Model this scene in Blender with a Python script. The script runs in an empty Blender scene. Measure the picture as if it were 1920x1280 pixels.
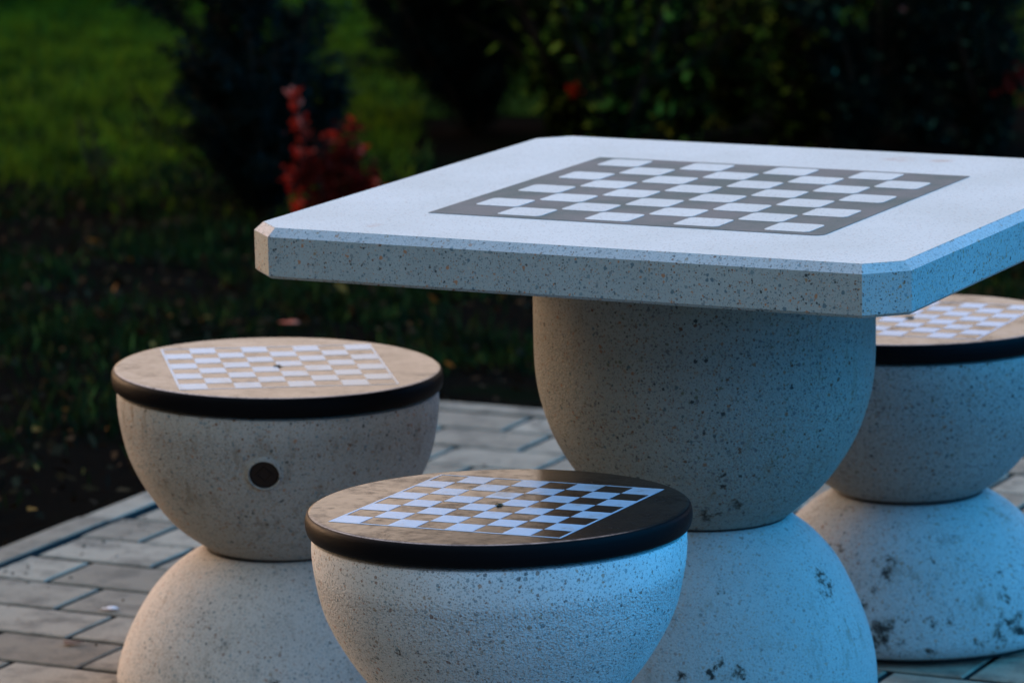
import bpy, math, random
import numpy as np
from mathutils import Matrix, Vector

random.seed(7)
RNG = np.random.default_rng(7)
scn = bpy.context.scene
COL = scn.collection

# ------------------------------------------------------------------ camera
CAM = Vector((2.3063, -5.2071, 1.6210))
R_ = Vector((0.89665545, 0.4423319, -0.01874806))
U_ = Vector((-0.06519293, 0.17380122, 0.98262048))
F_ = Vector((-0.43790282, 0.87984977, -0.18467673))
cd = bpy.data.cameras.new('camera'); cam = bpy.data.objects.new('camera', cd); COL.objects.link(cam)
m = Matrix.Identity(4)
for i in range(3):
    m[i][0], m[i][1], m[i][2], m[i][3] = R_[i], U_[i], -F_[i], CAM[i]
cam.matrix_world = m
cd.sensor_width = 36.0; cd.lens = 153.41; cd.clip_start = 0.05; cd.clip_end = 1000
cd.dof.use_dof = True; cd.dof.focus_distance = 5.2; cd.dof.aperture_fstop = 7.0
scn.camera = cam

# ------------------------------------------------------------------ world, sun, exposure
SUN_AZ = Vector((-0.94, 0.34)).normalized()       # sunset glow: beyond the table, to the left
SUN_EL = math.radians(5)
w = bpy.data.worlds.new('World'); scn.world = w; w.use_nodes = True
nt = w.node_tree; nt.nodes.clear()
def N(nt, t, **kw):
    n = nt.nodes.new(t)
    for k, v in kw.items(): setattr(n, k, v)
    return n
wo = N(nt, 'ShaderNodeOutputWorld'); bg = N(nt, 'ShaderNodeBackground')
sky = N(nt, 'ShaderNodeTexSky', sky_type='NISHITA', sun_disc=False)
sky.sun_elevation = SUN_EL; sky.sun_rotation = math.atan2(SUN_AZ.x, SUN_AZ.y)
sky.air_density = 1.0; sky.dust_density = 0.15; sky.ozone_density = 2.0
tc = N(nt, 'ShaderNodeTexCoord'); sx = N(nt, 'ShaderNodeSeparateXYZ'); nt.links.new(tc.outputs['Generated'], sx.inputs[0])
def wm(op, a, b=0.0):
    n = N(nt, 'ShaderNodeMath', operation=op)
    for k, v in ((0, a), (1, b)):
        if isinstance(v, bpy.types.NodeSocket): nt.links.new(v, n.inputs[k])
        else: n.inputs[k].default_value = v
    return n.outputs[0]
def wstep(v, a, b):
    n = N(nt, 'ShaderNodeMapRange', interpolation_type='SMOOTHSTEP'); nt.links.new(v, n.inputs[0]); n.inputs[1].default_value = a; n.inputs[2].default_value = b
    return n.outputs[0]
def wramp(v, stops):
    n = N(nt, 'ShaderNodeValToRGB'); e = n.color_ramp.elements
    e[0].position, e[0].color = stops[0][0], stops[0][1] + (1,); e[1].position, e[1].color = stops[1][0], stops[1][1] + (1,)
    for p, c in stops[2:]: e.new(p).color = c + (1,)
    nt.links.new(v, n.inputs[0]); return n.outputs[0]
def wmix(f, a, b, mode='MIX'):
    n = N(nt, 'ShaderNodeMix', data_type='RGBA', blend_type=mode)
    for k, v in ((0, f), (6, a), (7, b)):
        if isinstance(v, bpy.types.NodeSocket): nt.links.new(v, n.inputs[k])
        else: n.inputs[k].default_value = v
    return n.outputs[2]
dx, dy, dz = sx.outputs
hl = wm('ADD', wm('SQRT', wm('ADD', wm('MULTIPLY', dx, dx), wm('MULTIPLY', dy, dy))), 1e-4)
def waz(ax, ay): return wm('DIVIDE', wm('ADD', wm('MULTIPLY', dx, ax), wm('MULTIPLY', dy, ay)), hl)   # cosine of the azimuth from a direction
ca = waz(-.60, .80)       # bright evening clouds over the lawn
cr = waz(.95, .31)         # open blue sky on the right
cl = waz(-.9, -.43)       # afterglow on the left
ZEN = (.75, 1.9, 2.15)
k_base = wramp(dz, [(.05, (.04, .035, .05)), (.24, (.17, .11, .08)), (.47, (2.3, 1.42, .92)), (.74, (3.6, 2.4, 1.7)), (.93, (1.5, 1.9, 1.9)), (1, ZEN)])
k_warm = wramp(dz, [(.05, (.13, .075, .055)), (.24, (.60, .30, .16)), (.47, (2.3, 1.2, .70)), (.74, (2.9, 1.9, 1.3)), (1, ZEN)])
k_blue = wramp(dz, [(.05, (.003, .42, 1.7)), (.24, (.004, 1.25, 2.7)), (.47, (.010, 3.0, 4.9)), (.74, (.06, 4.4, 5.8)), (1, ZEN)])
k_glow = wramp(dz, [(.05, (.62, .42, .46)), (.22, (1.7, .84, .58)), (.47, (5.0, 2.4, 1.6)), (.74, (9.5, 4.7, 3.2)), (.93, (5.5, 3.3, 2.8)), (1, ZEN)])
k = wmix(wstep(cl, 0.0, .85), k_base, k_warm)
k = wmix(wstep(cr, 0.36, .92), k, k_blue)
k = wmix(wstep(ca, 0.25, .88), k, k_glow)
nt.links.new(wmix(1.0, sky.outputs[0], k, 'MULTIPLY'), bg.inputs[0]); bg.inputs[1].default_value = 0.15
nt.links.new(bg.outputs[0], wo.inputs[0])

sl = bpy.data.lights.new('sun', 'SUN'); sun = bpy.data.objects.new('sun', sl); COL.objects.link(sun)
sl.energy = 0.5; sl.angle = math.radians(20); sl.color = (1.0, 0.68, 0.42)
sd = Vector((SUN_AZ.x, SUN_AZ.y, math.tan(math.radians(9))))
sun.rotation_euler = sd.to_track_quat('Z', 'Y').to_euler()

scn.view_settings.view_transform = 'Standard'; scn.view_settings.look = 'None'
scn.view_settings.gamma = 1.0; scn.view_settings.exposure = 1.5
scn.view_settings.use_curve_mapping = False
scn.cycles.use_denoising = True
scn.cycles.max_bounces = 6

# ------------------------------------------------------------------ object helpers
def mesh_obj(name, verts, faces, mats, parent=None, smooth=False, fmat=None, sharp=None):
    me = bpy.data.meshes.new(name)
    me.from_pydata([tuple(v) for v in verts], [], [tuple(f) for f in faces])
    for mt in (mats if isinstance(mats, (list, tuple)) else [mats]): me.materials.append(mt)
    if fmat is not None: me.polygons.foreach_set('material_index', fmat)
    if smooth: me.polygons.foreach_set('use_smooth', [True] * len(me.polygons))
    me.update()
    if sharp is not None: me.set_sharp_from_angle(angle=math.radians(sharp))
    o = bpy.data.objects.new(name, me); COL.objects.link(o)
    if parent: o.parent = parent
    return o
def quads_obj(name, V, mat, parent=None, smooth=False):
    """V: (n,4,3) array of loose quads -> one mesh"""
    n = len(V); me = bpy.data.meshes.new(name)
    me.vertices.add(n * 4); me.vertices.foreach_set('co', np.ascontiguousarray(V, dtype=np.float32).ravel())
    me.loops.add(n * 4); me.loops.foreach_set('vertex_index', np.arange(n * 4, dtype=np.int32))
    me.polygons.add(n); me.polygons.foreach_set('loop_start', np.arange(0, n * 4, 4, dtype=np.int32))
    me.polygons.foreach_set('loop_total', np.full(n, 4, dtype=np.int32))
    me.materials.append(mat); me.update(calc_edges=True); me.validate()
    o = bpy.data.objects.new(name, me); COL.objects.link(o)
    if parent: o.parent = parent
    return o
def thing(name, label, cat, loc, group=None, rz=0.0):
    o = bpy.data.objects.new(name, None); COL.objects.link(o)
    o.location = loc; o.rotation_euler = (0, 0, rz); o.empty_display_size = 0.1
    return tag(o, label, cat, group)
def tag(o, label, cat, group=None):
    o['label'] = label; o['category'] = cat
    if group: o['group'] = group
    return o
def kind(o, k): o['kind'] = k; return o
def spline(pts, n=6):
    """Catmull-Rom through (r,z) points"""
    P = [np.array(p, float) for p in pts]; P = [2 * P[0] - P[1]] + P + [2 * P[-1] - P[-2]]
    out = []
    for i in range(1, len(P) - 2):
        for k in range(n):
            t = k / n; a, b, c, d = P[i - 1:i + 3]
            out.append(.5 * (2 * b + (c - a) * t + (2 * a - 5 * b + 4 * c - d) * t * t + (3 * b - a - 3 * c + d) * t ** 3))
    out.append(P[-2]); return [tuple(q) for q in out]
def lathe(name, prof, mats, parent, seg=160, tilt=None, zc=0.0, fm=None, sharp=50):
    """closed profile from axis to axis; tilt = (a,b): z += a*x+b*y"""
    V, Fc, fmat = [], [], []
    rings = []
    for (r, z) in prof:
        if r < 1e-6:
            V.append((0, 0, z)); rings.append([len(V) - 1])
        else:
            i0 = len(V)
            for k in range(seg):
                a = 2 * math.pi * k / seg; V.append((r * math.cos(a), r * math.sin(a), z))
            rings.append(list(range(i0, i0 + seg)))
    for j in range(len(rings) - 1):
        A, B = rings[j], rings[j + 1]
        for k in range(seg):
            k2 = (k + 1) % seg
            if len(A) == 1: f = (A[0], B[k2], B[k])
            elif len(B) == 1: f = (A[k], A[k2], B[0])
            else: f = (A[k], A[k2], B[k2], B[k])
            Fc.append(f); fmat.append(fm(j) if fm else 0)
    if tilt: V = [(x, y, z + tilt[0] * x + tilt[1] * y) for x, y, z in V]
    return mesh_obj(name, V, Fc, mats, parent, True, fmat, sharp)
def tubes(name, paths, mat, parent=None, seg=6):
    V, Fc = [], []
    for pts, rad in paths:
        pts = [Vector(p) for p in pts]; base = len(V)
        for i, p in enumerate(pts):
            d = (pts[min(i + 1, len(pts) - 1)] - pts[max(i - 1, 0)]).normalized()
            x = d.orthogonal().normalized(); y = d.cross(x)
            for k in range(seg):
                a = 2 * math.pi * k / seg; V.append(p + (x * math.cos(a) + y * math.sin(a)) * rad[i])
        for i in range(len(pts) - 1):
            for k in range(seg):
                k2 = (k + 1) % seg; b = base + i * seg
                Fc.append((b + k, b + k2, b + seg + k2, b + seg + k))
        Fc.append(tuple(base + k for k in range(seg))[::-1]); Fc.append(tuple(base + (len(pts) - 1) * seg + k for k in range(seg)))
    return mesh_obj(name, V, Fc, mat, parent, True)

# ------------------------------------------------------------------ material helpers
class MT:
    def __init__(s, name):
        s.m = bpy.data.materials.new(name); s.m.use_nodes = True; s.nt = s.m.node_tree
        s.b = s.nt.nodes['Principled BSDF']; s.out = s.nt.nodes['Material Output']
    def n(s, t, **kw): return N(s.nt, t, **kw)
    def link(s, a, b): s.nt.links.new(a, b)
    def val(s, sock, v):
        if isinstance(v, bpy.types.NodeSocket): s.link(v, sock)
        else: sock.default_value = v
    def math(s, op, a, b=0.0, clamp=False):
        n = s.n('ShaderNodeMath', operation=op, use_clamp=clamp); s.val(n.inputs[0], a); s.val(n.inputs[1], b); return n.outputs[0]
    def vmath(s, op, a, b):
        n = s.n('ShaderNodeVectorMath', operation=op); s.val(n.inputs[0], a); s.val(n.inputs[1], b)
        return n.outputs['Value'] if op in ('DISTANCE', 'LENGTH', 'DOT_PRODUCT') else n.outputs[0]
    def scale(s, a, f):
        n = s.n('ShaderNodeVectorMath', operation='SCALE'); s.val(n.inputs[0], a); s.val(n.inputs[3], f); return n.outputs[0]
    def mix(s, f, a, b, mode='MIX'):
        n = s.n('ShaderNodeMix', data_type='RGBA', blend_type=mode); s.val(n.inputs[0], f)
        for k, v in ((6, a), (7, b)):
            if isinstance(v, tuple) and len(v) == 3: v = v + (1,)
            s.val(n.inputs[k], v)
        return n.outputs[2]
    def noise(s, vec, sc, det=3, rough=.55):
        n = s.n('ShaderNodeTexNoise'); s.link(vec, n.inputs['Vector']); n.inputs['Scale'].default_value = sc
        n.inputs['Detail'].default_value = det; n.inputs['Roughness'].default_value = rough; return n
    def voro(s, vec, sc, feature='F1'):
        n = s.n('ShaderNodeTexVoronoi', feature=feature); s.link(vec, n.inputs['Vector']); n.inputs['Scale'].default_value = sc; return n
    def ramp(s, fac, stops, interp='LINEAR'):
        n = s.n('ShaderNodeValToRGB'); n.color_ramp.interpolation = interp; e = n.color_ramp.elements
        while len(e) > 1: e.remove(e[-1])
        e[0].position, e[0].color = stops[0][0], tuple(stops[0][1]) + (1,)
        for p, c in stops[1:]:
            q = e.new(p); q.color = tuple(c) + (1,)
        s.val(n.inputs[0], fac); return n.outputs[0]
    def step(s, v, a, b):
        n = s.n('ShaderNodeMapRange', interpolation_type='SMOOTHSTEP'); s.val(n.inputs[0], v)
        s.val(n.inputs[1], a); s.val(n.inputs[2], b); return n.outputs[0]
    def bump(s, h, strength, dist, prev=None):
        n = s.n('ShaderNodeBump'); s.val(n.inputs['Height'], h); s.val(n.inputs['Strength'], strength)
        n.inputs['Distance'].default_value = dist
        if prev is not None: s.link(prev, n.inputs['Normal'])
        return n.outputs[0]
    def coords(s, offset=True):
        t = s.n('ShaderNodeTexCoord'); oc = t.outputs['Object']
        if not offset: return oc, oc
        oi = s.n('ShaderNodeObjectInfo'); sc = s.math('MULTIPLY', oi.outputs['Random'], 9.0)
        cx = s.n('ShaderNodeCombineXYZ'); s.link(sc, cx.inputs[0]); s.link(sc, cx.inputs[1])
        return s.vmath('ADD', oc, cx.outputs[0]), oc
    def done(s, col, rough, nrm=None, spec=.5):
        s.val(s.b.inputs['Base Color'], col if not (isinstance(col, tuple) and len(col) == 3) else col + (1,))
        s.val(s.b.inputs['Roughness'], rough); s.b.inputs['Specular IOR Level'].default_value = spec
        if nrm is not None: s.link(nrm, s.b.inputs['Normal'])
        return s.m

CHIPS = [(0.0, (.05, .06, .06)), (.10, (.20, .09, .045)), (.24, (.32, .22, .13)), (.38, (.20, .27, .28)),
         (.56, (.45, .22, .12)), (.66, (.13, .19, .21)), (.78, (.22, .25, .25)), (.9, (.46, .43, .39))]
CHIPS_DEEP = [(p, tuple(min(v, .20) * .62 for v in c)) if max(c) < .42 else (p, tuple(v * .55 for v in c)) for p, c in CHIPS]
def concrete(name, base, chip_amt=.5, rough_from=None, bump=.6, stains=(), dirt=0.25, tan=.25, chipsize=1.0, rough=.75, spec=.4):
    """cast concrete with stone chips; below rough_from the skin is washed off to a grainy texture"""
    s = MT(name); v, oc = s.coords(); oc0 = oc
    warp = s.noise(v, 260, 2); wv = s.vmath('ADD', v, s.scale(s.vmath('SUBTRACT', warp.outputs['Color'], (.5, .5, .5)), .004))
    n1 = s.noise(v, 9, 4).outputs[0]; n2 = s.noise(v, 60, 4, .65).outputs[0]; n3 = s.noise(v, 420, 2).outputs[0]
    col = s.mix(s.step(n1, .3, .75), tuple(c * .92 for c in base), tuple(min(1, c * 1.05) for c in base))
    col = s.mix(s.math('MULTIPLY', s.step(n2, .56, .8), tan), col, (.42, .31, .20))
    col = s.mix(s.math('MULTIPLY', s.step(n3, .45, .75), .35), col, tuple(c * .62 for c in base))
    # stone chips of three sizes set in the cement
    for (sc, cover, hard, amt) in ((520, .55, .12, .85), (300, .45, .09, 1.0), (170, .22, .06, 1.15)):
        vo = s.voro(wv, sc / chipsize); se = s.n('ShaderNodeSeparateColor'); s.link(vo.outputs['Color'], se.inputs[0])
        size = s.math('SUBTRACT', s.math('MULTIPLY', se.outputs[2], -.30), .16)
        mk = s.math('MULTIPLY', s.step(se.outputs[0], 1 - cover, 1 - cover + .01), s.step(s.math('MULTIPLY', vo.outputs['Distance'], -1), s.math('SUBTRACT', size, hard), size))
        col = s.mix(s.math('MULTIPLY', mk, chip_amt * amt, True), col, s.ramp(se.outputs[1], CHIPS if max(base) > .42 else CHIPS_DEEP, 'CONSTANT'))
    # grime and stains
    if dirt > 0:
        mp = s.n('ShaderNodeMapping'); s.link(v, mp.inputs[0]); mp.inputs['Scale'].default_value = (1, 1, .16)
        sk = s.noise(mp.outputs[0], 55, 5, .7).outputs[0]; bl = s.noise(v, 7, 4, .6).outputs[0]
        col = s.mix(s.math('MULTIPLY', s.math('MULTIPLY', s.step(sk, .5, .72), s.step(bl, .42, .62)), min(.9, dirt * 2.2)), col, (.20, .15, .095))
    if dirt > 0:
        nd = s.noise(v, 22, 6, .7).outputs[0]
        col = s.mix(s.math('MULTIPLY', s.step(s.math('ADD', nd, s.math('MULTIPLY', n3, .25)), .70, .88), dirt), col, (.09, .07, .045))
        nr = s.noise(v, 130, 4, .7).outputs[0]; col = s.mix(s.math('MULTIPLY', s.step(nr, .58, .72), min(.95, dirt * 2.2)), col, (.24, .12, .05))
    if stains:
        tot = None
        sn = s.noise(v, 75, 6, .75).outputs[0]; w2 = s.noise(v, 38, 4, .65); oc = s.vmath('ADD', oc, s.scale(s.vmath('SUBTRACT', w2.outputs['Color'], (.5, .5, .5)), .085))
        for (x, y, z, r) in stains:
            d = s.vmath('DISTANCE', oc, (x, y, z)); k = s.step(s.math('DIVIDE', d, r), 1.25, .0)
            tot = k if tot is None else s.math('MAXIMUM', tot, k)
        fine = s.noise(v, 230, 4, .7).outputs[0]
        brk = s.math('ADD', s.math('MULTIPLY', sn, .8), s.math('MULTIPLY', fine, .45))
        core = s.step(s.math('ADD', s.math('MULTIPLY', tot, .5), brk), .93, 1.14)
        halo = s.step(s.math('ADD', s.math('MULTIPLY', tot, .6), brk), .72, 1.25)
        col = s.mix(s.math('MULTIPLY', halo, s.math('MULTIPLY', tot, .75, True)), col, (.16, .125, .085))
        col = s.mix(s.math('MULTIPLY', core, s.math('MULTIPLY', tot, 1.3, True)), col, (.022, .02, .016))
    h = s.math('ADD', s.math('MULTIPLY', s.voro(wv, 330, 'SMOOTH_F1').outputs['Distance'], 1.0), s.math('MULTIPLY', s.noise(v, 420, 3, .65).outputs[0], 1.5))
    st = bump
    if rough_from is not None:
        sp = s.n('ShaderNodeSeparateXYZ'); s.link(oc0, sp.inputs[0])
        zz = s.math('ADD', sp.outputs[2], s.math('MULTIPLY', n2, .012))
        st = s.math('ADD', s.math('MULTIPLY', s.step(zz, rough_from + .012, rough_from - .018), bump), bump * .08)
    return s.done(col, rough, s.bump(h, st, .0027), spec)

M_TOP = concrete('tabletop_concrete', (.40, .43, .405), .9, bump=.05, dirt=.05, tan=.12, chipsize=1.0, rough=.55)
def smooth_top():
    s = MT('tabletop_polished_face'); v, oc = s.coords()
    sx = s.n('ShaderNodeMapping'); s.link(v, sx.inputs[0]); sx.inputs['Scale'].default_value = (1, 1, 1)
    n1 = s.noise(v, 7, 4).outputs[0]; n2 = s.noise(v, 150, 3, .6).outputs[0]; n3 = s.noise(v, 28, 5, .7).outputs[0]
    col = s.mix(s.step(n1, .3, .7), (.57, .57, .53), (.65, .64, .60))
    col = s.mix(s.math('MULTIPLY', s.step(n2, .58, .72), .35), col, (.5, .47, .45))
    col = s.mix(s.math('MULTIPLY', s.step(n3, .66, .74), .45), col, (.50, .36, .28))
    vo = s.voro(v, 260); se = s.n('ShaderNodeSeparateColor'); s.link(vo.outputs['Color'], se.inputs[0])
    col = s.mix(s.math('MULTIPLY', s.math('MULTIPLY', s.step(se.outputs[0], .55, .56), s.step(s.math('MULTIPLY', vo.outputs['Distance'], -1), -.42, -.3)), .45), col, s.ramp(se.outputs[1], CHIPS, 'CONSTANT'))
    tot = None
    for (x, y, r) in ((.13, .375, .035), (.19, .38, .025), (-.29, -.38, .02), (-.405, -.37, .012), (-.36, -.27, .01)):
        d = s.vmath('DISTANCE', oc, (x, y, .745)); k = s.step(s.math('DIVIDE', d, r), 1, .2); tot = k if tot is None else s.math('MAXIMUM', tot, k)
    col = s.mix(s.math('MULTIPLY', s.math('MULTIPLY', tot, s.step(n3, .42, .62)), .6), col, (.45, .25, .18))
    return s.done(col, .42, s.bump(n2, .08, .001), .35)
M_TOPFACE = smooth_top()
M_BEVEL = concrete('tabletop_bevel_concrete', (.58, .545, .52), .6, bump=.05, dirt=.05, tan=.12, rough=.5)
def paint_dark():
    s = MT('chessboard_dark_paint'); v, oc = s.coords()
    n = s.noise(v, 7, 5, .6).outputs[0]; n2 = s.noise(v, 240, 3, .6).outputs[0]
    col = s.mix(s.step(n, .38, .62), (.050, .092, .084), (.135, .128, .120))  # green to mauve mottling: reflections put into the paint colour
    col = s.mix(s.math('MULTIPLY', s.step(n2, .45, .7), .3), col, (.20, .19, .18))
    return s.done(col, .6, s.bump(n2, .15, .001), .25)
M_BOARD = paint_dark()
T_STAIN = ((.179, -.019, .24, .022), (.176, -.022, .225, .018), (.098, -.192, .159, .02), (.123, -.18, .148, .018), (.083, -.145, .26, .014), (.051, -.213, .145, .018), (.124, -.136, .2, .012), (.07, -.15, .24, .012))
TB_STAIN = ((.094, -.125, .357, .022), (.056, -.134, .345, .022), (.101, -.158, .40, .016), (.075, -.13, .348, .015))
R_STAIN = ((.205, -.109, .05, .035), (.188, -.141, .037, .028), (.166, -.168, .031, .02), (.116, -.208, .018, .02), (.114, -.198, .061, .016), (.039, -.186, .14, .028), (.136, -.152, .119, .014),
           (.185, -.109, .096, .016), (-.036, -.173, .157, .02), (.043, -.228, .048, .04), (.131, -.187, .06, .013), (.02, -.2, .10, .03), (.08, -.20, .03, .03), (.10, -.16, .15, .012), (.175, -.11, .12, .012), (.07, -.21, .07, .015))
F_STAIN = ((-.033, -.204, .331, .012), (-.014, -.207, .334, .014), (.026, -.21, .341, .008))
L_STAIN = ((-.01, -.19, .125, .016), (.02, -.20, .11, .018), (.10, -.21, .06, .016), (-.03, -.18, .14, .01))
BASE = (.56, .58, .55)
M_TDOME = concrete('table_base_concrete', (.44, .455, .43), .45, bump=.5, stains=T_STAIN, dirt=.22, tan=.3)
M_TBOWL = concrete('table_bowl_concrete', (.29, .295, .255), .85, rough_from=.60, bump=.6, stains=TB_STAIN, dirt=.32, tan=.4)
M_DOME = {'F': concrete('front_base_concrete', BASE, .45, bump=.5, dirt=.12), 'L': concrete('left_base_concrete', (.70, .62, .54), .5, bump=.4, stains=L_STAIN, dirt=.2, tan=.45),
          'R': concrete('far_base_concrete', (.46, .475, .455), .6, bump=.55, stains=R_STAIN, dirt=.5, tan=.35)}
M_BOWL = {'F': concrete('front_bowl_concrete', (.72, .70, .67), .64, rough_from=.405, bump=1.0, stains=F_STAIN, dirt=.03, tan=.12),
          'L': concrete('left_bowl_concrete', (.49, .455, .40), .75, rough_from=.42, bump=.7, dirt=.35, tan=.5),
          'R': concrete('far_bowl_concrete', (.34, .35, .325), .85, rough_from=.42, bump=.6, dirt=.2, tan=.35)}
def black_seat(name, dust_sheen, tone=(.30, .21, .15), ior=1.65, bmp=.2, wear=(.47, .37)):
    """black moulded plastic, worn; the film colour holds dried dirt and sky sheen"""
    s = MT(name); v, oc = s.coords()
    mp = s.n('ShaderNodeMapping'); s.link(v, mp.inputs[0]); mp.inputs['Scale'].default_value = (1, 4.5, 1); mp.inputs['Rotation'].default_value = (0, 0, .45)
    n1 = s.noise(v, 9, 5, .65).outputs[0]; n2 = s.noise(v, 210, 4, .75).outputs[0]; n3 = s.noise(mp.outputs[0], 30, 6, .75).outputs[0]
    n4 = s.noise(v, 60, 6, .8).outputs[0]; n5 = s.noise(v, 13, 5, .65).outputs[0]
    grain = s.math('ADD', s.math('ADD', s.math('MULTIPLY', n3, .2), s.math('MULTIPLY', n4, .4)), s.math('MULTIPLY', n5, .4))
    film = s.math('MULTIPLY', s.math('ADD', s.step(grain, .42, .60), s.math('MULTIPLY', s.step(n2, .4, .7), .3)), dust_sheen, True)
    worn = s.step(grain, *wear)
    col = s.mix(film, (.006, .006, .007), tone)  # film paints dust and the reflected sky's sheen into the colour
    rg = s.math('ADD', s.math('MULTIPLY', worn, .20), s.math('ADD', s.math('MULTIPLY', n2, .08), .03))
    h = s.math('ADD', s.math('ADD', s.math('MULTIPLY', n2, .5), s.math('MULTIPLY', n4, 1.0)), n5)
    s.b.inputs['IOR'].default_value = ior
    m = s.done(col, rg, s.bump(h, bmp, .0009), .8)
    n6 = s.noise(mp.outputs[0], 260, 4, .75).outputs[0]
    gl = s.math('SUBTRACT', s.math('SUBTRACT', 1.0, s.math('MULTIPLY', worn, .75)), s.math('MULTIPLY', s.step(n6, .54, .66), .55), True)
    s.link(gl, s.b.inputs['Specular IOR Level']); return m
M_SEAT = {'F': black_seat('seat_black_gloss', .012, ior=1.75, bmp=.26, wear=(.58, .42)), 'L': black_seat('seat_black_dust_sheen', .65, (.36, .275, .225), ior=1.58, wear=(.50, .38)), 'R': black_seat('seat_black_haze_sheen', .7, (.27, .245, .235), ior=1.5, wear=(.52, .40))}
def rim_mat():
    s = MT('seat_rubber_edge'); v, oc = s.coords()
    mp = s.n('ShaderNodeMapping'); s.link(v, mp.inputs[0]); mp.inputs['Scale'].default_value = (1, 1, 9)
    n = s.noise(mp.outputs[0], 90, 4, .7).outputs[0]
    return s.done((.004, .004, .005), s.math('ADD', s.math('MULTIPLY', n, .35), .30), s.bump(n, .35, .001), .05)
M_RIM = rim_mat()
def white_paint():
    s = MT('white_square_paint'); v, oc = s.coords()
    n = s.noise(v, 300, 3, .7).outputs[0]; n2 = s.noise(v, 20, 5, .7).outputs[0]
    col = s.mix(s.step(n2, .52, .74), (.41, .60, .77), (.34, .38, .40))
    col = s.mix(s.math('MULTIPLY', s.step(n, .66, .74), .5), col, (.25, .22, .2))
    s.b.inputs['IOR'].default_value = 1.6
    return s.done(col, .2, s.bump(n, .25, .001), .9)
M_WHITE = white_paint()
M_GAP = MT('joint_gap_shadow'); M_GAP = M_GAP.done((.015, .013, .012), .8)  # dark waist joint; also paints the shadow gap under the stool bases
def plug_mat():
    s = MT('plug_black_plastic'); return s.done((.018, .011, .009), .5, None, .25)
M_PLUG = plug_mat()

# ------------------------------------------------------------------ table
def inset_oct(h, c, z): return [(-h, -h + c, z), (-h + c, -h, z), (h - c, -h, z), (h, -h + c, z), (h, h - c, z), (h - c, h, z), (-h + c, h, z), (-h, h - c, z)]
TZ = .745
table = thing('chess_table', 'big square pale terrazzo chess table on a hourglass concrete pedestal', 'table', (0, 0, 0))
H, C, T, B = .45, .0454, .0644, .0106
cc = C - B * (2 - 2 ** .5)
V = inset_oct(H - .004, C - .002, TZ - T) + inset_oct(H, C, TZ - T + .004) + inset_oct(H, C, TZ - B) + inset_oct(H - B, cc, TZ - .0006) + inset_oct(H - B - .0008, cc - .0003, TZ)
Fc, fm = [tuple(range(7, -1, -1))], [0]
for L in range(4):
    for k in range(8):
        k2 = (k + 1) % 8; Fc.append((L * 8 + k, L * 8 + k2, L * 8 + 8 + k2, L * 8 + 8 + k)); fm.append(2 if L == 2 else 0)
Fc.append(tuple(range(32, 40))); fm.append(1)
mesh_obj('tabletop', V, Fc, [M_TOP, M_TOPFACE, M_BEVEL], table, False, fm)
# painted board: dark field, rounded white squares
V, Fc, fm = [], [], []
BU, BV, OU, OV = .2742, .2610, .0043, -.0053
def sheet(pts, z, t, mi):
    i0 = len(V); n = len(pts)
    for (x, y) in pts: V.append((x, y, z))
    for (x, y) in pts: V.append((x, y, z + t))
    Fc.append(tuple(range(i0 + n, i0 + 2 * n))); fm.append(mi)
    for k in range(n):
        k2 = (k + 1) % n; Fc.append((i0 + k, i0 + k2, i0 + n + k2, i0 + n + k)); fm.append(mi)
def rrect(cx, cy, hx, hy, r, seg=6):
    out = []
    for (sx, sy, a0) in ((1, -1, -90), (1, 1, 0), (-1, 1, 90), (-1, -1, 180)):
        for k in range(seg + 1):
            a = math.radians(a0 + 90 * k / seg); out.append((cx + sx * (hx - r) + r * math.cos(a), cy + sy * (hy - r) + r * math.sin(a)))
    return out
ob = [(OU - BU, OV - BV)]
for k in range(7):
    a = math.radians(-90 + 90 * k / 6); ob.append((OU + BU - .014 + .014 * math.cos(a), OV - BV + .014 + .014 * math.sin(a)))
ob += [(OU + BU, OV + BV), (OU - BU, OV + BV)]
sheet(ob, TZ + .0001, .0006, 0)
SQ = .0620
for i in range(8):
    for j in range(8):
        if (i + j) % 2 == 1:
            sheet(rrect(OU + (i - 3.5) * SQ + .001, OV + (j - 3.5) * SQ + .0015, SQ * .497, SQ * .492, .0085), TZ + .0008, .0004, 1)
mesh_obj('chessboard', V, Fc, [M_BOARD, M_TOPFACE], table, False, fm)
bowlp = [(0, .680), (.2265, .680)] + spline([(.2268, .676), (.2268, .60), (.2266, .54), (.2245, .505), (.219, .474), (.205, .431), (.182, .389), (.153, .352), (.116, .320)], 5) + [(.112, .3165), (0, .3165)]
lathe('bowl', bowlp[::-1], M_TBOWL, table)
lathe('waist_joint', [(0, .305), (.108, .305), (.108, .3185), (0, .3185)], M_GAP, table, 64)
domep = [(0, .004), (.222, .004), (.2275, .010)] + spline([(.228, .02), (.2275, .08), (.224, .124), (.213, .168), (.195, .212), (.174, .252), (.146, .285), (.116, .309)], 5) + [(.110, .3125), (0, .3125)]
lathe('base', domep, M_TDOME, table)

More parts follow.
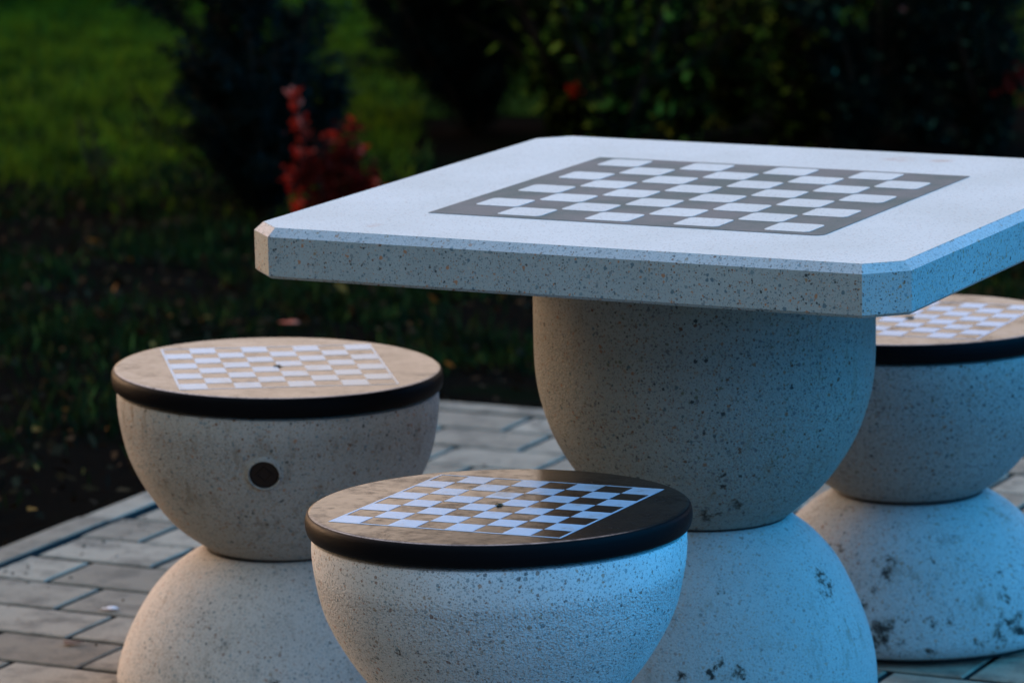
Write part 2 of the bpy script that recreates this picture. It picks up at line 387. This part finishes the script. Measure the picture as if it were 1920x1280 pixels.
# ------------------------------------------------------------------ stools
def stool(key, loc, yaw, tilt_cam, label):
    root = thing('stool', label, 'stool', loc, 'hourglass concrete stools round the chess table')
    # tilt given along the view's right / depth axes
    a = tilt_cam[0] * .8956 + tilt_cam[1] * -.4449; b = tilt_cam[0] * .4449 + tilt_cam[1] * .8956
    base = [(0, .002), (.215, .002), (.215, .011), (.232, .0115), (.2375, .016)] + spline([(.239, .03), (.234, .053), (.222, .086), (.205, .119), (.182, .153), (.151, .184), (.116, .2065)], 5) + [(.110, .209), (0, .209)]
    lathe('base', base, [M_DOME[key], M_GAP], root, fm=lambda j: 1 if j < 3 else 0)
    lathe('waist_joint', [(0, .203), (.107, .203), (.107, .2155), (0, .2155)], M_GAP, root, 64)
    bw = [(0, .213), (.109, .213)] + spline([(.114, .2165), (.145, .239), (.171, .268), (.197, .309), (.213, .345), (.222, .385), (.2250, .412), (.2250, .428)], 5) + [(.2235, .4325), (.218, .4345), (0, .4345)]
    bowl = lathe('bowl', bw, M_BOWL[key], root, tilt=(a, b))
    SR, st, sb = .2318, .4655, .4372
    sp = [(0, sb), (.224, sb), (.2285, sb + .001)] + spline([(SR - .0015, sb + .004), (SR, sb + .011), (SR - .0001, sb + .0185), (SR - .0012, sb + .0235), (SR - .0035, sb + .0268), (SR - .0070, st)], 4) + [(SR - .0085, st), (SR - .02, st), (SR * .5, st), (0, st)]
    ns = len(sp)
    seat = lathe('seat', sp, [M_RIM, M_SEAT[key]], root, tilt=(a, b), fm=lambda j: 1 if j >= ns - 8 else 0)
    # painted chessboard: outline and white squares
    V, Fc = [], []
    c, s = math.cos(yaw), math.sin(yaw)
    def q(x0, y0, x1, y1):
        i0 = len(V)
        for z in (st + .0001, st + .0003):
            for (x, y) in ((x0, y0), (x1, y0), (x1, y1), (x0, y1)):
                X, Y = c * x - s * y, s * x + c * y; V.append((X, Y, z + a * X + b * Y))
        Fc.append((i0 + 4, i0 + 5, i0 + 6, i0 + 7))
        for k in range(4): k2 = (k + 1) % 4; Fc.append((i0 + k, i0 + k2, i0 + 4 + k2, i0 + 4 + k))
    hb, lw = .1509, .0030
    q(-hb, -hb, hb, -hb + lw); q(-hb, hb - lw, hb, hb); q(-hb, -hb + lw, -hb + lw, hb - lw); q(hb - lw, -hb + lw, hb, hb - lw)
    g = (hb - lw) * 2 / 8
    for i in range(8):
        for j in range(8):
            if (i + j) % 2 == 0:
                x, y = -hb + lw + i * g, -hb + lw + j * g; e = .0004
                q(x + e, y + e, x + g - e, y + g - e)
    mesh_obj('chessboard', V, Fc, M_WHITE, seat)
    # worn screw hole at the centre of the board
    pts = []
    rr = random.Random(len(key) + ord(key))
    for k in range(14):
        an = 2 * math.pi * k / 14; r = .0042 * (1 + rr.uniform(-.35, .5)); pts.append((r * 1.5 * math.cos(an), r * math.sin(an)))
    V2 = [(x, y, st + .0007) for x, y in pts] + [(x * .5, y * .5, st + .0015 + rr.uniform(0, .0015)) for x, y in pts]
    F2 = [(k, (k + 1) % 14, 14 + (k + 1) % 14, 14 + k) for k in range(14)] + [tuple(range(14, 28))]
    mesh_obj('screw_plug', V2, F2, M_LITTER, seat, True)
    return root, bowl
def litter_mat():
    s = MT('litter_dark'); v, oc = s.coords(); n = s.noise(v, 300, 3).outputs[0]
    return s.done(s.mix(s.step(n, .4, .65), (.03, .025, .012), (.20, .14, .06)), .7)
M_LITTER = litter_mat()
stool('F', (.0197, -.6573, 0), .0173, (.0064, -.0234), 'nearest concrete stool, its black seat half dark and half brown, hiding the table base')
sL, bowlL = stool('L', (-.6589, .0128, 0), .6231, (-.0242, -.0028), 'dusty concrete stool, sky sheen in its brown top colour, with a round black plug in its bowl')
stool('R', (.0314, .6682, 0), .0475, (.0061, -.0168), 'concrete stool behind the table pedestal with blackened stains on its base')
# black plug in the left stool's bowl
nrm = Vector((.087, -.198, -.055)).normalized(); pc = Vector((.087, -.198, .359)) + nrm * .0012
xa = Vector((0, 0, 1)).cross(nrm).normalized(); ya = nrm.cross(xa)
V, Fc = [], []
def ringp(r, d, n=40, rot=0):
    i0 = len(V)
    for k in range(n):
        an = 2 * math.pi * k / n + rot; V.append(pc + xa * (r * math.cos(an)) + ya * (r * math.sin(an)) + nrm * d)
    return list(range(i0, i0 + n))
def band(A, B_):
    n = len(A)
    for k in range(n): Fc.append((A[k], A[(k + 1) % n], B_[(k + 1) % n], B_[k]))
l0 = ringp(.0262, -.0022); l1 = ringp(.0238, .0014); l2 = ringp(.0218, .0032); l3 = ringp(.0211, .0034); l4 = ringp(.0199, -.001); band(l0, l1); band(l1, l2); band(l2, l3); band(l3, l4)
mesh_obj('hole_lip', V, Fc, M_BOWL['L'], bowlL, True); V, Fc = [], []
a0 = ringp(.0198, -.006); a1 = ringp(.0198, .0012); a2 = ringp(.0183, .0016); a3 = ringp(.0176, .0004); band(a0, a1); band(a1, a2); band(a2, a3); Fc.append(tuple(a3))
d0 = ringp(.0125, .0006, 4, 0); d1 = ringp(.0120, .0022, 4, 0); d2 = ringp(.0092, .0022, 4, 0); d3 = ringp(.0088, .0006, 4, 0); band(d0, d1); band(d1, d2); band(d2, d3)
mesh_obj('plug', V, Fc, M_PLUG, bowlL)

# ------------------------------------------------------------------ ground, paving, kerb
def soil_mat():
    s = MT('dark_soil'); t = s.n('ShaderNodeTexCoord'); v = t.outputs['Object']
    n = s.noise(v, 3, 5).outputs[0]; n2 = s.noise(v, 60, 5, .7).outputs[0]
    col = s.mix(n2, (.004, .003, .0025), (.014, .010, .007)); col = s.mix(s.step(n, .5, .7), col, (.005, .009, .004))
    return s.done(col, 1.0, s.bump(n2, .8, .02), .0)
M_SOIL = soil_mat()
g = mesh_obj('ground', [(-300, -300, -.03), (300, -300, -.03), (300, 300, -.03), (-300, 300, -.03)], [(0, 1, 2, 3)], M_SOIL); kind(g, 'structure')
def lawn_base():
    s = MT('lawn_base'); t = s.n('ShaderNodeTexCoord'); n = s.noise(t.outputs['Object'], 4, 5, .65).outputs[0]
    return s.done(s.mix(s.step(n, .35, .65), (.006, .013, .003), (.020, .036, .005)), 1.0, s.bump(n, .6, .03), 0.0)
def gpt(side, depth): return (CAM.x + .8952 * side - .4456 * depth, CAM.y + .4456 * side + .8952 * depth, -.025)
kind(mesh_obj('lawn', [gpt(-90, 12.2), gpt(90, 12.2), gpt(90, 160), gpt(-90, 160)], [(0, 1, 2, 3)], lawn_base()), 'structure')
def paver_mat():
    s = MT('paver_concrete'); t = s.n('ShaderNodeTexCoord'); v = t.outputs['Object']; ge = s.n('ShaderNodeNewGeometry'); ri = ge.outputs['Random Per Island']
    n1 = s.noise(v, 14, 5, .65).outputs[0]; n2 = s.noise(v, 220, 3, .7).outputs[0]; n3 = s.noise(v, 5, 5, .6).outputs[0]
    col = s.mix(ri, (.265, .205, .145), (.42, .335, .245))
    col = s.mix(s.math('MULTIPLY', s.step(n1, .42, .68), .75), col, (.13, .108, .082))
    col = s.mix(s.math('MULTIPLY', s.step(n3, .62, .75), .4), col, (.36, .325, .285))
    col = s.mix(s.math('MULTIPLY', s.step(n2, .5, .75), .4), col, (.09, .085, .08))
    return s.done(col, .8, s.bump(s.math('ADD', n2, n1), .8, .003), .2)
M_PAVE = paver_mat()
M_JOINT = MT('joint_sand').done((.016, .018, .018), .9)
M_KERB = paver_mat(); M_KERB.name = 'kerb_concrete'
V, Fc, fm = [], [], []
def block(x0, y0, x1, y1, z, mi=0, ch=.0035):
    i0 = len(V); dz = random.uniform(-.0012, .0012)
    for (e, zz) in ((0, -.03), (0, z - ch * .7 + dz), (ch, z + dz)):
        V.extend([(x0 + e, y0 + e, zz), (x1 - e, y0 + e, zz), (x1 - e, y1 - e, zz), (x0 + e, y1 - e, zz)])
    for L in range(2):
        for k in range(4):
            k2 = (k + 1) % 4; Fc.append((i0 + L * 4 + k, i0 + L * 4 + k2, i0 + L * 4 + 4 + k2, i0 + L * 4 + 4 + k)); fm.append(1 if L == 0 else mi)
    Fc.append((i0 + 8, i0 + 9, i0 + 10, i0 + 11)); fm.append(mi)
PV, PL, GAP = .1435, .2190, .0048
X0, X1, Y0, Y1 = -1.449, 3.2, -5.6, 1.855
for n in range(-39, 13):
    ya, yb = n * PV, (n + 1) * PV
    if n == 12: yb = Y1 - .002
    sh = (-1.108 if n % 2 else -1.0) + max(0, n - 5) * .0075
    k0 = math.floor((X0 - sh) / PL)
    for k in range(k0, int((X1 - sh) / PL) + 1):
        xa_, xb_ = max(X0 + .002, sh + k * PL), sh + (k + 1) * PL
        if xb_ - xa_ < .02: continue
        block(xa_ + GAP, ya + GAP, xb_ - GAP, yb - GAP, 0.0)
i0 = len(V); V.extend([(X0, Y0, -.020), (X1, Y0, -.020), (X1, Y1, -.020), (X0, Y1, -.020)]); Fc.append((i0, i0 + 1, i0 + 2, i0 + 3)); fm.append(1)
kind(mesh_obj('paving', V, Fc, [M_PAVE, M_JOINT], None, False, fm), 'structure')
V, Fc, fm = [], [], []
for k in range(-7, 3): block(-1.511, .83 + k * 1.0 - .0 if k < 1 else .83 + k, -1.452, min(1.918, .83 + (k + 1) * 1.0 - .004), .003, 0, .003) if .83 + k < 1.9 else None
for k in range(5): block(-1.447 + k * 1.0, 1.859, -1.447 + (k + 1) - .004, 1.920, .003, 0, .003)
kind(mesh_obj('kerb', V, Fc, [M_KERB, M_JOINT], None, False, fm), 'structure')

# ------------------------------------------------------------------ vegetation
FH = np.array([-.4456, .8952]); RH = np.array([.8952, .4456]); CX = np.array([CAM.x, CAM.y])
def pos(side, depth):                       # metres to the right of / away from the photographer's standpoint
    p = CX + RH * side + FH * depth; return float(p[0]), float(p[1])
def leaf_mat(name, c0, c1, trans=.3, rough=.8, spec=.04, bright=None):
    s = MT(name); ge = s.n('ShaderNodeNewGeometry'); ri = ge.outputs['Random Per Island']; col = s.mix(ri, c0, c1)
    if bright: col = s.mix(s.step(ri, 1 - bright[0], 1 - bright[0] + .03), col, bright[1])
    s.done(col, rough, None, spec)
    tr = s.n('ShaderNodeBsdfTranslucent'); s.link(col, tr.inputs[0]); mx = s.n('ShaderNodeMixShader'); mx.inputs[0].default_value = trans
    s.link(s.b.outputs[0], mx.inputs[1]); s.link(tr.outputs[0], mx.inputs[2]); s.link(mx.outputs[0], s.out.inputs[0]); return s.m
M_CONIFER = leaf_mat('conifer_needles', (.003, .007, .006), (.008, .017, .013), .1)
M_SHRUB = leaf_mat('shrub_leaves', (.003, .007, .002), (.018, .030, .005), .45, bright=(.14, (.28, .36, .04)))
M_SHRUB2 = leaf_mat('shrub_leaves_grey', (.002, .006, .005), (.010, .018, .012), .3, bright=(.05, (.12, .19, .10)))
M_RED = leaf_mat('red_leaves', (.72, .022, .010), (.95, .07, .025), .55, bright=(.18, (1.0, .22, .14)))  # highlights of the red bush put into the leaf colour
M_REDD = leaf_mat('shade_russet_leaves', (.06, .005, .003), (.22, .014, .008), .3)  # shaded inside of the red bush put into the colour; also russet leaves
M_PINK = leaf_mat('pale_leaf', (.35, .16, .16), (.5, .25, .22), .3)
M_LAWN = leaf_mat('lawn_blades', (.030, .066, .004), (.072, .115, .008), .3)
M_TURF = leaf_mat('near_dark_blades', (.004, .012, .004), (.014, .030, .007), .2, bright=(.10, (.05, .075, .015)))  # grass near the paving, darker than the lawn
M_FALL = leaf_mat('fallen_leaf_brown', (.008, .005, .003), (.05, .026, .010), .1, bright=(.05, (.27, .11, .022)))
def mottle(mt, sc, lo, hi):
    """patches of mossy dark and yellowish grass"""
    nt_ = mt.node_tree; s = MT.__new__(MT); s.m = mt; s.nt = nt_; b = nt_.nodes['Principled BSDF']; src = b.inputs['Base Color'].links[0].from_socket
    t = s.n('ShaderNodeTexCoord'); nn = s.noise(t.outputs['Object'], sc, 4, .65).outputs[0]
    col = s.mix(1.0, src, s.mix(s.step(nn, .36, .64), lo, hi), 'MULTIPLY')
    for l in list(src.links):
        if l.to_node.type in ('BSDF_PRINCIPLED', 'BSDF_TRANSLUCENT'): tgt = l.to_socket; nt_.links.remove(l); s.link(col, tgt)
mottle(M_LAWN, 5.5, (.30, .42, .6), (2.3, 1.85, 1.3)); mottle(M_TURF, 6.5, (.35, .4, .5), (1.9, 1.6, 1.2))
M_BARK = MT('dark_bark').done((.045, .026, .016), .9, None, .1)
def unit(a): return a / np.maximum(np.linalg.norm(a, axis=-1, keepdims=True), 1e-9)
def leaves(P, D, ln, wd):
    """rhombic leaves at P pointing along D"""
    D = unit(D); S = unit(np.cross(D, RNG.normal(size=D.shape))); Nn = np.cross(D, S)
    ln = np.asarray(ln)[:, None]; wd = np.asarray(wd)[:, None]
    return np.stack([P, P + D * ln * .45 + S * wd * .5 + Nn * wd * .12, P + D * ln, P + D * ln * .45 - S * wd * .5 + Nn * wd * .12], 1)
def curve(p0, d, L, up, n=7, wob=.12):
    pts = [np.array(p0, float)]; d = unit(np.array(d, float)[None])[0]
    for k in range(n - 1):
        d = unit((d + np.array([0, 0, up]) * (1 / n) + RNG.normal(size=3) * wob)[None])[0]; pts.append(pts[-1] + d * L / (n - 1))
    return np.array(pts)
def sample(pts, t):
    x = np.clip(t, 0, .9999) * (len(pts) - 1); i = x.astype(int); f = (x - i)[:, None]
    return pts[i] * (1 - f) + pts[i + 1] * f, pts[i + 1] - pts[i]
def shrub(name, label, cat, side, depth, stems, mat, leaf=(.02, .006), per=260, spread=.035, twigs=0, group=None, lean=.5, start=.12, extra=()):
    """stems: list of (lean right, lean back, length)"""
    x, y = pos(side, depth); root = thing(name, label, cat, (x, y, -.02), group)
    paths, Q = [], []
    for (lr, lb, L) in stems:
        d = np.array([RH[0] * lr + FH[0] * lb, RH[1] * lr + FH[1] * lb, 1.0])
        pts = curve((RNG.normal() * .012, RNG.normal() * .012, 0), d, L, .25)
        r0 = .004 + .006 * L; paths.append((pts, np.linspace(r0, .0012, len(pts))))
        subs = [(pts, per, start)]
        for k in range(twigs):
            t = RNG.uniform(start, .9); p, dd = sample(pts, np.array([t])); dir_ = unit(dd)[0] * .55 + RNG.normal(size=3) * .55; dir_[2] = abs(dir_[2]) * .6 + .15
            tw = curve(p[0], dir_, L * RNG.uniform(.18, .38) * (1.15 - t * .6), .2, 5); paths.append((tw, np.linspace(r0 * .4, .0008, 5))); subs.append((tw, int(per * .45), .1))
        for (pp, n, st) in subs:
            t = RNG.uniform(st, 1, n); P, Dd = sample(pp, t); D = unit(Dd) * lean + unit(RNG.normal(size=(n, 3)))
            sp_ = spread * (1.1 - .55 * t); P = P + RNG.normal(size=(n, 3)) * sp_[:, None] * .45
            Q.append(leaves(P, D, RNG.uniform(.6, 1.3, n) * leaf[0], RNG.uniform(.7, 1.3, n) * leaf[1]))
    tubes('stems', paths, M_BARK, root, 5)
    quads_obj('foliage', np.concatenate(Q), mat, root)
    for (nm, mt, P, n, sz, rad) in extra:
        P = np.array(P) ; A = P[None] + RNG.normal(size=(n, 3)) * rad
        quads_obj(nm, leaves(A, RNG.normal(size=(n, 3)), RNG.uniform(.7, 1.2, n) * sz, RNG.uniform(.7, 1.2, n) * sz * .7), mt, root)
    return root
def fan(n, a, b, L0, L1, back=.15):
    return [(a + (b - a) * (k + .5) / n + RNG.normal() * .05, RNG.normal() * back, RNG.uniform(L0, L1)) for k in range(n)]
px = lambda X, d: (X - 960) / 8182 * d * 1.016          # sideways metres for a direction, at depth d
# dark conifer left of the red bush
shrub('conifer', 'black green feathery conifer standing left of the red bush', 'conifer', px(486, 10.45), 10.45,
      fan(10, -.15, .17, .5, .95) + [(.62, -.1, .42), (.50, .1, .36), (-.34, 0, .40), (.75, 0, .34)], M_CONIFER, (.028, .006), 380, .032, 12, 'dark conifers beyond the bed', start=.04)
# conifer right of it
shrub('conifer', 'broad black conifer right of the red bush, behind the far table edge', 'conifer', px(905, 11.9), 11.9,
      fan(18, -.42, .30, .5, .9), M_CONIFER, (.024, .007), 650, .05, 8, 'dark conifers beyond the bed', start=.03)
# red bush
def red_bush():
    d = 10.2; x, y = pos(px(613, d), d); root = thing('red_bush', 'small bush with bright red and orange autumn leaves', 'bush', (x, y, -.02))
    k = d * 1.016 / 8182
    def at(X, Y): # offset right, height for a spot on the bush
        return np.array([RH[0] * (X - 600) * k, RH[1] * (X - 600) * k, (418 - Y) * k * 1.0])
    paths = []; Q, Q2 = [], []
    tw = [((596, 420), (552, 330), (556, 240), (546, 152)), ((600, 420), (575, 330), (572, 270), (560, 215)), ((602, 420), (610, 330), (618, 240)), ((604, 420), (640, 330), (640, 250), (632, 215)),
          ((604, 420), (650, 350), (665, 270)), ((604, 420), (670, 360), (700, 325)), ((598, 420), (560, 380), (545, 320)), ((600, 420), (590, 360), (590, 300))]
    for pl in tw:
        P = np.array([at(*q) for q in pl]); P[:, :2] += RNG.normal(size=(len(P), 2)) * .02; paths.append((P, np.linspace(.004, .0012, len(P))))
    def cl(X, Y, n, rx, ry, out, sz=.022):
        c = at(X, Y); A = RNG.normal(size=(n, 3)) * np.array([rx, rx, ry]) * k * .6 + c
        out.append(leaves(A, RNG.normal(size=(n, 3)) + np.array([0, 0, .4]), RNG.uniform(.5, 1.2, n) * sz, RNG.uniform(.6, 1.1, n) * sz * .6))
    for X, Y, n in ((548, 160, 16), (553, 185, 14), (560, 212, 22), (565, 240, 18), (554, 275, 16), (575, 272, 12), (545, 305, 18), (540, 322, 22), (553, 345, 16), (560, 362, 14), (556, 380, 10),
                    (618, 240, 20), (630, 250, 14), (655, 225, 10), (668, 265, 10), (676, 330, 22), (695, 340, 20), (708, 344, 12), (616, 352, 8), (628, 330, 8), (585, 335, 8)): cl(X, Y, n, 9, 9, Q)
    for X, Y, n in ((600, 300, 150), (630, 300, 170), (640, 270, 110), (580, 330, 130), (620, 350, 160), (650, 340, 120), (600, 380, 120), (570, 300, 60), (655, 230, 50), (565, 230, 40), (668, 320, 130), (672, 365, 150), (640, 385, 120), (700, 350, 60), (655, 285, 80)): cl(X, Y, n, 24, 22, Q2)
    tubes('stems', paths, M_BARK, root, 5); quads_obj('foliage', np.concatenate(Q2), M_REDD, root); lf = quads_obj('highlight_leaves', np.concatenate(Q), M_RED, root)
red_bush()
# row of mixed shrubs behind the table
row = [(1085, 11.6, 'S', 12, -.18, .2, 'dark shrub with a red leaf, next to the broad conifer'),
       (1165, 11.4, 'S', 12, -.22, .2, 'dark leafy shrub between the red leafed shrub and the light gaps'),
       (1290, 11.7, 'S', 9, -.2, .14, 'thin green shrub above the middle of the board, lawn showing through'),
       (1385, 11.9, 'S', 8, -.12, .16, 'loose shrub of upright stems with bright lawn gaps'),
       (1500, 11.5, 'S', 9, -.18, .26, 'yellow green shrub right of the bright lawn gaps'),
       (1610, 11.4, 'G', 13, -.22, .2, 'dense grey green shrub above the right part of the board'),
       (1730, 11.6, 'G', 14, -.22, .22, 'dense bluish dark shrub near the far right table edge'),
       (1850, 11.3, 'G', 13, -.2, .2, 'dark shrub with russet leaves at the right edge of the view')]
for i, (X, d, t, n, a, b, lab) in enumerate(row):
    ex = []
    k = d * 1.016 / 8182
    gy = 640 - 8182 * math.tan(math.radians(10.64) - math.atan(1.64 / d)) if False else None
    def sp(Xp, hz): o = (Xp - X) * k; return (RH[0] * o - FH[0] * .15, RH[1] * o - FH[1] * .15, hz)
    if i == 0: ex = [('red_leaf', M_RED, sp(1080, .16), 26, .022, .010)]
    if i == 2: ex = [('pale_leaves', M_PINK, sp(1258, .47), 8, .014, .006)]
    if i == 5: ex = [('pale_leaves', M_PINK, sp(1690, .38), 5, .012, .006)]
    if i == 7: ex = [('russet_leaves', M_REDD, sp(1900, .2), 60, .022, .03), ('pale_leaves', M_PINK, sp(1908, .46), 10, .016, .008)]
    st_ = fan(n, a, b, .5, .95) + fan(7, a * 1.2, b * 1.2, .14, .30)
    shrub('shrub', lab, 'shrub', px(X, d), d, st_, M_SHRUB if t == 'S' else M_SHRUB2, (.05, .018) if t == 'S' else (.026, .008),
          46 if t == 'S' else 230, .05, 4 if t == 'S' else 6, 'shrubs in the bed behind the table', start=.03, extra=ex)
# low dead twig plant
shrub('dead_plant', 'bare dark twiggy plant leaning left in front of the lawn', 'plant', px(198, 10.9), 10.9, [(-.55, 0, .2), (-.3, .1, .15), (.1, 0, .12), (.35, 0, .1), (-.1, 0, .1)], M_SHRUB2, (.014, .005), 30, .02, 2)

# grass: lawn beyond the bed and darker grass between bed and kerb
def blades(name, n, test, hgt, wid, mat, box, lab):
    s = np.concatenate([RNG.uniform(box[0], box[1], n), RNG.uniform(-4.5, 4.8, n // 2)]); d = RNG.uniform(box[2], box[3], n + n // 2); k = test(s, d); s, d = s[k], d[k]
    P = np.zeros((len(s), 3)); P[:, :2] = CX + RH * s[:, None] + FH * d[:, None]; P[:, 2] = -.03
    n = len(s); D = RNG.normal(size=(n, 3)) * .45; D[:, 2] = 1
    o = quads_obj(name, leaves(P, D, RNG.uniform(.55, 1.3, n) * hgt, RNG.uniform(.7, 1.3, n) * wid), mat); kind(o, 'stuff'); tag(o, lab[0], lab[1]); return o
nz = lambda s, d: np.sin(s * 5.1 + d * 2.3) * .5 + np.sin(s * 2.2 - d * 4.7 + 1) * .5 + np.sin(s * 9.7 + d * 7.9) * .3
sm = lambda d, a, b: np.clip((d - a) / (b - a), 0, 1) ** 2 * (3 - 2 * np.clip((d - a) / (b - a), 0, 1))
patch = lambda s, d: .5 + .25 * nz(s * 1.3, d * 1.1) + .2 * np.sin(s * 13 + 4 * d) * np.sin(d * 11 - 3 * s)
blades('lawn_grass', 150000, lambda s, d: RNG.uniform(size=len(s)) < sm(d + .25 * nz(s, d), 10.3, 12.0) * np.clip(1.7 * patch(s, d) - .25, .12, 1) * np.where(s > -.25, sm(d, 12.4, 13.4), 1), .06, .006, M_LAWN, (-2.3, 2.6, 10.3, 17.5), ('bright green mown lawn beyond the shrub bed', 'grass'))
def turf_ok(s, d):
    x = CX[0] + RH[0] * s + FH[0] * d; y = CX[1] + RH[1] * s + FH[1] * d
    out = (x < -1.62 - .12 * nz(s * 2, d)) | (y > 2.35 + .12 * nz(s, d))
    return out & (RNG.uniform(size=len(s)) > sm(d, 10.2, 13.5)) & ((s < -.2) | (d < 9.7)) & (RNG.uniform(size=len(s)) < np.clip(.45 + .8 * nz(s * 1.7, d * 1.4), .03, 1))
blades('near_dark_grass', 120000, turf_ok, .045, .006, M_TURF, (-2.0, 2.4, 6.8, 13.5), ('dark sparse grass between paving and shrub bed', 'grass'))
# leaf litter lying in the soil and turf
n = 5200; s = RNG.uniform(-1.6, 2.2, n); d = RNG.uniform(6.6, 10.9, n)
P = np.zeros((n, 3)); P[:, :2] = CX + RH * s[:, None] + FH * d[:, None]; P[:, 2] = -.02 + RNG.uniform(0, .025, n)
ok = (P[:, 0] < -1.53) | (P[:, 1] > 1.94); P = P[ok]; n = len(P)
D = RNG.normal(size=(n, 3)); D[:, 2] *= .35
o = quads_obj('leaf_litter', leaves(P, D, RNG.uniform(.012, .042, n), RNG.uniform(.008, .024, n)), M_FALL); kind(o, 'stuff'); tag(o, 'brown and yellow fallen leaves scattered over dark soil', 'leaves')
n = 420; P = np.zeros((n, 3)); P[:, 0] = RNG.uniform(-1.45, .6, n); P[:, 1] = RNG.uniform(-.6, 1.85, n); P[:, 2] = .001
edge = RNG.uniform(size=n) < .45; P[edge, 0] = -1.45 + np.abs(RNG.normal(size=edge.sum())) * .08
D = RNG.normal(size=(n, 3)); D[:, 2] = np.abs(D[:, 2]) * .12
o = quads_obj('paving_crumbs', leaves(P, D, RNG.uniform(.003, .011, n), RNG.uniform(.002, .006, n)), M_FALL); kind(o, 'stuff'); tag(o, 'tiny brown crumbs of leaf and soil on the pavers', 'crumbs')
# low band of dark leaves along the dark far strip of the lawn
def leaf_band():
    x, y = pos(-1.0, 15.6); root = thing('leaf_band', 'long low band of dark leaves at the far side of the lawn', 'leaf_band', (x, y, -.03))
    n = 26000; a = RNG.uniform(-2.2, .35, n); h = RNG.uniform(0, .55, n); b = RNG.normal(size=n) * .13
    P = np.stack([RH[0] * a + FH[0] * b, RH[1] * a + FH[1] * b, h], 1)
    quads_obj('foliage', leaves(P, RNG.normal(size=(n, 3)), RNG.uniform(.025, .05, n), RNG.uniform(.014, .024, n)), M_CONIFER, root)
    paths = []
    for q in np.linspace(-2.1, .25, 16): paths.append((curve((RH[0] * q, RH[1] * q, 0), (0, 0, 1), .5, .3, 5), np.linspace(.012, .004, 5)))
    tubes('stems', paths, M_BARK, root, 5)
leaf_band()

# ------------------------------------------------------------------ small litter on the paving
def leaf_thing(name, label, cat, x, y, sz, col, rz, seed):
    r = random.Random(seed); V, Fc = [], []; n = 12; up = r.uniform(.15, .3)
    for k in range(n):
        t = k / n * 2 * math.pi; rad = sz * (1 + .25 * math.sin(3 * t + seed)) ; X, Y = rad * math.cos(t), rad * .55 * math.sin(t)
        V.append((X, Y, .0015 + up * abs(Y) + .1 * abs(X) * r.random()))
    V.append((0, 0, .0012)); Fc = [(k, (k + 1) % n, n) for k in range(n)]
    V += [(a, b, c - .0006) for a, b, c in V]; m_ = n + 1
    Fc += [(m_ + (k + 1) % n, m_ + k, m_ + n) for k in range(n)] + [((k + 1) % n, k, m_ + k, m_ + (k + 1) % n) for k in range(n)]
    s = MT(name + '_skin'); v, _ = s.coords(); nn = s.noise(v, 120, 3).outputs[0]; mt = s.done(s.mix(nn, tuple(c * .6 for c in col), col), .75)
    o = mesh_obj(name, V, Fc, mt, None, True); o.location = (x, y, .0015); o.rotation_euler[2] = rz; tag(o, label, cat); return o
leaf_thing('fallen_leaf', 'curled dark brown leaf lying on a paver at the left edge', 'leaf', -1.076, .109, .015, (.10, .04, .02), .5, 1)
leaf_thing('fallen_leaf', 'tiny orange leaf in the paver joint beside the left stool base', 'leaf', -1.205, .70, .008, (.30, .10, .05), 1.5, 2)
leaf_thing('bird_dropping', 'small white splash on a paver left of the dusty stool', 'dropping', -1.131, .309, .014, (.75, .76, .8), .2, 3)
leaf_thing('fallen_leaf', 'larger orange brown leaf lying in the dark grass behind the dusty stool', 'leaf', -2.052, 2.526, .022, (.55, .12, .06), .3, 4)
